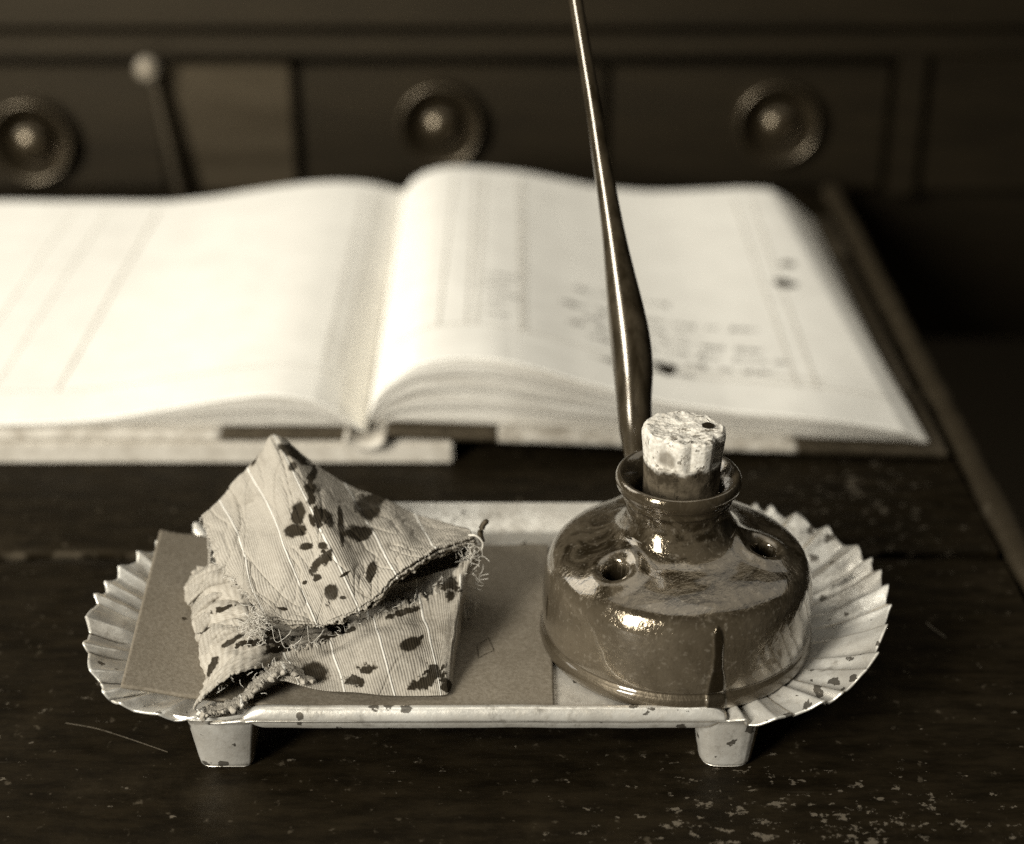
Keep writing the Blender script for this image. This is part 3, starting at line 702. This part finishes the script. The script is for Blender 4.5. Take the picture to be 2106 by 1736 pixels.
def folds(u, v, A):
    w1 = v*30+np.sin(u*3.1)*1.5+2.5*fbm(u*2.2, v*4, 0, 61, 3)
    e = np.exp(-((v-.28)/.24)**2)
    return e*.0010*(1-np.abs(np.sin(w1*.5))**.7*2)+(1-e)*.0009*np.sin(v*11+u*4)+.0008*fbm(u*4, v*7, 0, 62, 3)
leftp = [[(a_, b_, c_+(.0045, .0045, .003, .001, 0, 0)[k]) for k, (a_, b_, c_) in enumerate(q)] for q in leftp]
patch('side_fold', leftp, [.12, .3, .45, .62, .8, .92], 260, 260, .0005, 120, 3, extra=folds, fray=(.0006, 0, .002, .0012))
# rolled layers of the bundle on the left, one over another
def roll(top, bot, Yt, Yb, U, seed, bul=.0022):
    K = []
    for q_, ((a, b), (c, d)) in enumerate(zip(top, bot)):
        b += (6, 12, 17, 17, 17)[q_]
        p, q = CP(a, b, Yt), CP(c, d, Yb); bl = bul*(.15, .6, 1, 1, 1)[q_]; o_ = Vector((0, -bl, bl*.5))
        K.append([p+Vector((0, .007, -.003)), p+Vector((0, .0006, -.0004)), p*.67+q*.33+o_, p*.3+q*.7+o_, q, q+Vector((.0003, .0055, .0008))])
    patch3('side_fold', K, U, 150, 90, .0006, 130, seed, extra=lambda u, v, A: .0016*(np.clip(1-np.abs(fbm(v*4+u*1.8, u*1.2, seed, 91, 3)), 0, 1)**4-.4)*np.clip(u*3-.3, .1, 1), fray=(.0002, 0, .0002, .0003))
roll([(130, 905), (195, 855), (290, 828), (385, 850), (470, 890)], [(140, 1045), (195, 985), (280, 930), (380, 915), (480, 930)], .4290, .4235, [.12, .3, .5, .7, .88], 21, .0021)
roll([(150, 1040), (210, 975), (300, 940), (400, 935), (500, 950)], [(160, 1120), (215, 1060), (300, 1015), (400, 1005), (500, 1015)], .4245, .4190, [.12, .3, .5, .7, .88], 22, .0021)
roll([(165, 1110), (225, 1050), (320, 1020), (420, 1015), (520, 1030)], [(195, 1250), (250, 1150), (340, 1125), (440, 1120), (540, 1130)], .4180, .4110, [.12, .3, .5, .7, .88], 23, .0024)
roll([(200, 1230), (262, 1150), (350, 1130), (450, 1125), (540, 1140)], [(215, 1380), (290, 1270), (380, 1225), (470, 1205), (560, 1220)], .4080, .4010, [.12, .3, .5, .7, .88], 24, .0024)
lip = [
 [(203, 1645, .3795), (209, 1638, .3810), (214, 1630, .3825)],
 [(330, 1645, .3805), (327, 1622, .3825), (324, 1600, .3845)],
 [(440, 1600, .3825), (434, 1572, .3850), (428, 1548, .3875)],
 [(560, 1490, .3865), (552, 1462, .3890), (545, 1440, .3915)],
 [(680, 1425, .3895), (672, 1402, .3920), (665, 1385, .3945)],
 [(840, 1490, .3885), (830, 1450, .3925), (820, 1410, .3965)]]
patch('lower_lip', lip, [0, .5, 1, 1.5, 2, 2.6], 200, 50, .0007, 190, 4, fray=(.0008, 0, .0012, .0014), thick=.0013, stain=False)

# loose threads
THR = m_plain('loose_cotton_thread', .55, .95, .15, 900)
rr = random.Random(3)
def curly(p, d, L, curl, n=12):
    p = Vector(p); d = Vector(d).normalized(); out_ = [p.copy()]
    ax = Vector((rr.gauss(0, 1), rr.gauss(0, 1), rr.gauss(0, 1))).normalized()
    for i in range(n):
        d = (Matrix.Rotation(curl*rr.uniform(.4, 1.4)/n, 3, ax) @ d).normalized(); d += Vector((rr.gauss(0, .08), rr.gauss(0, .08), rr.gauss(0, .08)))
        p = p+d*(L/n); out_.append(p.copy())
    return out_
lines = []
def edge_fringe(edge, dirf, n, L0, L1, curl=2):
    for _ in range(n):
        k = rr.randrange(len(edge)-1); p = Vector(edge[k])+Vector((rr.gauss(0, .0003), rr.gauss(0, .0003), rr.gauss(0, .0003)))
        dd = Vector(dirf)+Vector((rr.gauss(0, .6), rr.gauss(0, .6), rr.gauss(0, .6)))
        lines.append(curly(p, dd, rr.uniform(L0, L1), rr.uniform(-curl, curl), 7))
edge_fringe(FA[0], (-1, -.5, -.3), 60, .0006, .0020)
edge_fringe(FA[:, -1], (0, -.7, -.7), 70, .0004, .0011)
kn = Vector(CP(515, 1160, .3965))
for _ in range(150):
    p = kn+Vector((rr.gauss(0, .0016), rr.gauss(0, .0010), rr.gauss(0, .0026)))
    lines.append(curly(p, (rr.gauss(-.3, .8), rr.gauss(-.2, .6), rr.gauss(0, 1)), rr.uniform(.002, .005), rr.uniform(-6, 6), 12))
for a, b in (((600, 1150), (690, 1215)), ((640, 1180), (750, 1250)), ((800, 1160), (870, 1215))):
    A0 = CP(a[0], a[1], .397); B0 = CP(b[0], b[1], .3965); mid = (A0+B0)/2+Vector((-.001, -.0015, -.003))
    lines.append(list(cr(np.array([A0, mid, B0, B0+Vector((.0012, 0, .002))]), 20)))
for _ in range(120):      # right-hand corner
    c0 = (rr.uniform(1630, 1760), rr.uniform(700, 1060)); p = CP(c0[0], c0[1], .428)
    lines.append(curly(p, (rr.gauss(.3, .7), rr.gauss(-.4, .5), rr.gauss(0, .7)), rr.uniform(.0015, .0050), rr.uniform(-5, 5), 10))
for _ in range(50):      # mouth lips
    c0 = rr.choice([(250, 1565), (330, 1500), (400, 1445), (480, 1410), (560, 1375), (640, 1350), (300, 1630), (420, 1585), (500, 1520), (580, 1465)])
    p = CP(c0[0]+rr.gauss(0, 25), c0[1]+rr.gauss(0, 14), .3845+rr.uniform(0, .003)); lines.append(curly(p, (rr.gauss(-.2, .7), -.5, rr.gauss(0, .7)), rr.uniform(.001, .003), rr.uniform(-4, 4), 7))
for _ in range(60):
    c0 = (rr.uniform(560, 1600), 0); cy = np.interp(c0[0], [560, 925, 1165, 1425, 1600], [1330, 1232, 1090, 1020, 880]); Yv = np.interp(c0[0], [560, 925, 1165, 1425, 1600], [.397, .404, .410, .416, .424])
    lines.append(curly(CP(c0[0], cy+rr.gauss(0, 12), Yv-.001), (rr.gauss(0, .8), -.6, rr.gauss(.3, .6)), rr.uniform(.001, .003), rr.uniform(-4, 4), 7))
link('loose_threads', tubes(lines, .000075, 4), THR, rag)['kind'] = 'stuff'
# curled dark scrap of thread at the right-hand corner
link('inky_curl', tubes([list(cr(np.array([CP(1775, 690, .431), CP(1765, 650, .431), CP(1780, 600, .4315), CP(1808, 570, .432)]), 14))], .0009, 8), INKB, rag)
link('inky_curl', tubes([list(cr(np.array([CP(1700, 655, .431), CP(1745, 660, .430), CP(1780, 700, .430), CP(1770, 740, .430)]), 14))], .0003, 8), THR, rag)

# ================================================================== INK BOTTLE
BX, BY = .0481, .4238
prof_b = [(.0001, .0), (.030, 0), (.0368, .0001), (.0388, .0008), (.0397, .002), (.0399, .0035), (.0396, .0050), (.0390, .0058), (.0387, .0064), (.0390, .0074), (.0392, .0095), (.0392, .013), (.0390, .018), (.0386, .0222), (.0377, .0258), (.0360, .0288), (.0332, .0307), (.0290, .0323), (.0240, .0339), (.0200, .0355), (.0173, .0376), (.0157, .0402), (.0146, .0432), (.0146, .0456), (.0150, .0470), (.0156, .0478), (.0155, .0487), (.0159, .0497), (.0170, .0507), (.0177, .0521), (.0178, .0534), (.0173, .0546), (.0165, .0550), (.0152, .0542), (.0138, .0527), (.0126, .0510), (.0118, .0492), (.0116, .046), (.0116, .042), (.0108, .0405), (.0001, .040)]
pd = cr(np.array(prof_b), 620)
HOLES = [(-.0192, -.0172), (.0232, -.0062), (-.0080, .0272)]
A = lathe(pd, 720); rr_ = np.hypot(A[..., 0], A[..., 1])
HOLE_SHADE = np.zeros(A.shape[:2])  # pen-hole insides, painted dark so the holes look deep
for hx, hy in HOLES:
    dd = np.hypot(A[..., 0]-hx, A[..., 1]-hy); ok = (A[..., 2] > .020) & (rr_ > .0165) & (A[..., 2] < .045)
    dz = .0013*np.exp(-((dd-.0060)/.0024)**2)-.0012*np.exp(-(dd/.0048)**2)-.013/(1+np.exp((dd-.0031)/.00014))
    A[..., 2] += np.where(ok, dz, 0); HOLE_SHADE = np.maximum(HOLE_SHADE, np.where(ok & (dd < .0034), 1.0, 0))
dro = fbm(A[..., 0]*60, A[..., 1]*60, A[..., 2]*60, 12, 3)
A[..., :2] *= (1+.003*dro)[..., None]; A[..., 2] += .00012*dro
ang = np.arctan2(A[..., 1], A[..., 0]); zl = A[..., 2].copy()
# ink run on the front wall
da = (ang-math.radians(-78.5)); da = (da+np.pi) % (2*np.pi)-np.pi; lat = np.abs(da)*.039
halfw = np.interp(zl, [.004, .006, .011, .015, .019, .0245, .0262, .0275], [.0027, .0026, .0022, .0014, .0012, .0013, .0010, 0])
drip_hole_shade = np.clip((halfw-lat)/.0003*.5+.5, 0, 1)*(halfw > 0)
da2 = (ang-math.radians(-165)); lat2 = np.abs(da2)*.039; hw2 = np.interp(zl, [.012, .014, .020, .021], [0, .0005, .0005, 0]); drip_hole_shade = np.maximum(drip_hole_shade, np.clip((hw2-lat2)/.0003*.5+.5, 0, 1)*(hw2 > 0))
A[..., :2] *= (1+.012*drip_hole_shade*(rr_ > .03))[..., None]; drip_hole_shade = np.maximum(drip_hole_shade, HOLE_SHADE)
A[..., 0] += BX-.0011*np.clip((zl-.033)/.012, 0, 1); A[..., 1] += BY; A[..., 2] += TZ
def m_glaze():
    m = N('brown_salt_glaze'); n1 = m.noise(42, 6, .65, None, .6); n2 = m.noise(700, 4, .6); st = m.noise(95, 4, .6, (1, 1, .12)); n3 = m.noise(16, 3)
    nb = m.noise(85, 5, .7, None, 1.0); hz0 = m.attr('height'); c = m.mix(m.ramp(n1, .3, .7), sep(.038), sep(.07)); up = m.ramp(m.math('ADD', hz0, m.math('MULTIPLY', m.math('SUBTRACT', nb, .5), .012)), .0255, .0300)
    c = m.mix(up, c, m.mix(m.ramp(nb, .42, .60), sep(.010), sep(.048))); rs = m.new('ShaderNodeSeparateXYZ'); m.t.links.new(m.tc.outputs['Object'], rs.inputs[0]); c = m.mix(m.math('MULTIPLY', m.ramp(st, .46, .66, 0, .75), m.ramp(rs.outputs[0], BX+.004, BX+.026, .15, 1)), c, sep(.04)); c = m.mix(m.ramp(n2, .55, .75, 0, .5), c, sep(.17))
    c = m.mix(m.ramp(n2, .25, .40, .55, 0), c, sep(.02))
    hz = m.attr('height'); c = m.mix(m.ramp(m.math('ADD', hz, m.math('MULTIPLY', m.math('SUBTRACT', n1, .5), .006)), .0465, .0500, 0, .75), c, sep(.03))
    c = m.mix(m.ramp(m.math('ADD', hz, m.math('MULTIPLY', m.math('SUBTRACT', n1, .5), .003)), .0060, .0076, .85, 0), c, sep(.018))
    c = m.mix(m.math('MULTIPLY', m.attr('ink'), .93), c, sep(.006))  # ink run, plus painted shade inside the pen holes
    m.col(c); m.rough(m.math('ADD', m.ramp(n1, .3, .75, .08, .20), m.ramp(m.attr('height'), .0060, .0075, .3, 0))); m.b.inputs['Specular IOR Level'].default_value = .9; m.b.inputs['Coat Weight'].default_value = .8; m.b.inputs['Coat Roughness'].default_value = .04
    m.bump(m.math('ADD', m.math('MULTIPLY', n1, 3.0), m.math('ADD', m.math('MULTIPLY', n2, .25), m.math('MULTIPLY', nb, .9))), .00045, .6); return m.m
bot = link('ink_bottle', grid_mesh(A, {'ink': drip_hole_shade, 'height': zl}, wrap=True), m_glaze())  # ink mask: the real run and the painted dark of the pen holes
bot['label'] = 'squat brown glazed stoneware ink bottle with pen holes standing on the tray'; bot['category'] = 'bottle'

# ================================================================== CORK
cz0, cz1 = TZ+.0415, TZ+.0693
pc = [(.0001, cz0), (.0100, cz0), (.0105, cz0+.002), (.0110, cz1-.009), (.0117, cz1-.0020), (.0116, cz1-.0007), (.0108, cz1), (.006, cz1), (.0001, cz1)]
seg = []
for a, b in zip(pc, pc[1:]): seg += list(np.linspace(a, b, 40, endpoint=False))
A = lathe(np.array(seg+[pc[-1]]), 260)
ang = np.arctan2(A[..., 1], A[..., 0]); r0 = np.hypot(A[..., 0], A[..., 1])
ch = np.clip(fbm(np.cos(ang)*2.3, np.sin(ang)*2.3, A[..., 2]*160, 71, 5), -1, 1)
fac = np.zeros_like(r0)
for a_, w_, dpt, zz in ((-2.15, .50, .0020, .0150), (-1.45, .32, .0014, .020), (-.62, .30, .0016, .019), (.5, .4, .001, .018), (-2.9, .3, .0006, .02)):
    dd = np.abs((ang-a_+np.pi) % (2*np.pi)-np.pi); fac += dpt*np.clip(1-dd/w_, 0, 1)*(A[..., 2] > cz1-.0088)*(r0 > .009)
k = (1-fac/np.maximum(r0, 1e-4)+.012*ch*(r0 > .008)); A[..., :2] *= k[..., None]
A[..., 2] += np.where(A[..., 2] > cz1-.0012, .0004*fbm(A[..., 0]*300, A[..., 1]*300, 0, 81, 4)-.0005*np.clip(fbm(A[..., 0]*160, A[..., 1]*420, 0, 83, 3)-.1, 0, 1), 0)
A[..., 2] += .0009*(A[..., 0]*-40*.25)*(A[..., 2] > cz1-.002)
A[..., 0] += BX-.0003; A[..., 1] += BY-.0004
m = N('cork'); n = m.noise(260, 5, .7, (1, 1, 1)); n2 = m.noise(900, 3); h = m.new('ShaderNodeSeparateXYZ'); m.t.links.new(m.tc.outputs['Object'], h.inputs[0])
c = m.mix(m.ramp(n2, .3, .7), sep(.44), sep(.64)); pits = m.ramp(m.noise(230, 4, .75, (1, 2.4, 1)), .58, .64)
c = m.mix(m.math('MULTIPLY', pits, .8), c, sep(.09))
band = m.ramp(m.math('ADD', h.outputs[2], m.math('MULTIPLY', m.math('SUBTRACT', m.noise(150, 5, .7), .5), .009)), cz1-.0102, cz1-.0074)
patch_ = m.near((BX-.0062, BY-.0100, cz1-.006), .0022, .0040)
c = m.mix(m.math('MULTIPLY', patch_, .75), c, sep(.09))
c = m.mix(band, m.mix(m.ramp(n, .35, .65), sep(.010), sep(.06)), c); m.col(c); m.rough(.8); m.bump(m.math('SUBTRACT', n, pits), .0006, .7)
cork = link('cork_stopper', grid_mesh(A, wrap=True), m.m)
cork['label'] = 'pale chipped cork with an ink-darkened lower band plugging the bottle neck'; cork['category'] = 'cork'
cp = PZ(1456, 879, cz1); blot('ink_spot', (cp.x, cp.y), .0018, lambda x, y: cz1, INK, cork, (1, 1.1), 0, .0006, .12, 60)

# ================================================================== PEN
pts = [(1329, 1040, 20), (1310, 940, 25), (1307, 880, 34), (1304, 820, 37), (1302, 760, 41.5), (1296, 700, 42), (1287, 640, 38.5), (1274, 560, 31), (1263, 490, 25), (1252, 420, 21.5), (1236, 320, 18.5), (1219, 210, 16.5), (1199, 90, 15), (1181, -20, 14), (1168, -110, 12.5)]
pts = [(a_, b_, (.452+(1040-b_)*.000058), c_) for a_, b_, c_ in pts]
W = []; R = []
for px, py, Y, hw in pts:
    p = P(px, py, Y); dep = p.y*math.cos(PITCH)+(CAMH-p.z)*math.sin(PITCH); W.append(p); R.append(hw*dep/3500)
W = cr(np.array(W), 240); R = cr(np.array(R)[:, None], 240)[:, 0]
T = np.gradient(W, axis=0); T /= np.linalg.norm(T, axis=1, keepdims=True); Xd = np.cross(T, [0, 1, 0]); Xd /= np.linalg.norm(Xd, axis=1, keepdims=True); Yd = np.cross(T, Xd)
a = np.linspace(0, 2*np.pi, 64, endpoint=False)
A = W[None]+(np.cos(a)[:, None, None]*Xd[None]+np.sin(a)[:, None, None]*Yd[None])*R[None, :, None]
m = N('lacquered_dark_wood'); g = m.noise(30, 5, .6, (9, 9, 1)); m.col(m.mix(m.ramp(g, .3, .7), sep(.010), sep(.035))); m.rough(.24)
m.b.inputs['Coat Weight'].default_value = .8; m.b.inputs['Coat Roughness'].default_value = .14; m.bump(m.noise(500, 4), .00012, .4)
pen = thing('dip_pen', 'long dark lacquered dip pen standing in a pen hole of the ink bottle', 'pen', tuple(W[0]))
link('pen_holder', grid_mesh(A, wrap=True), m.m, pen)
B = W[0]; Tt = -T[0]
A2 = np.zeros((24, 12, 3))
for j, (q, r) in enumerate(zip(np.linspace(0, .016, 12), np.linspace(R[0]*.9, .0009, 12))):
    A2[:, j] = B+Tt*q+(np.cos(np.linspace(0, 2*np.pi, 24, endpoint=False))[:, None]*Xd[0]+np.sin(np.linspace(0, 2*np.pi, 24, endpoint=False))[:, None]*Yd[0])*r
link('nib', grid_mesh(A2, wrap=True), m_plain('steel_nib', .4, .3, .1, 300, 1), pen)
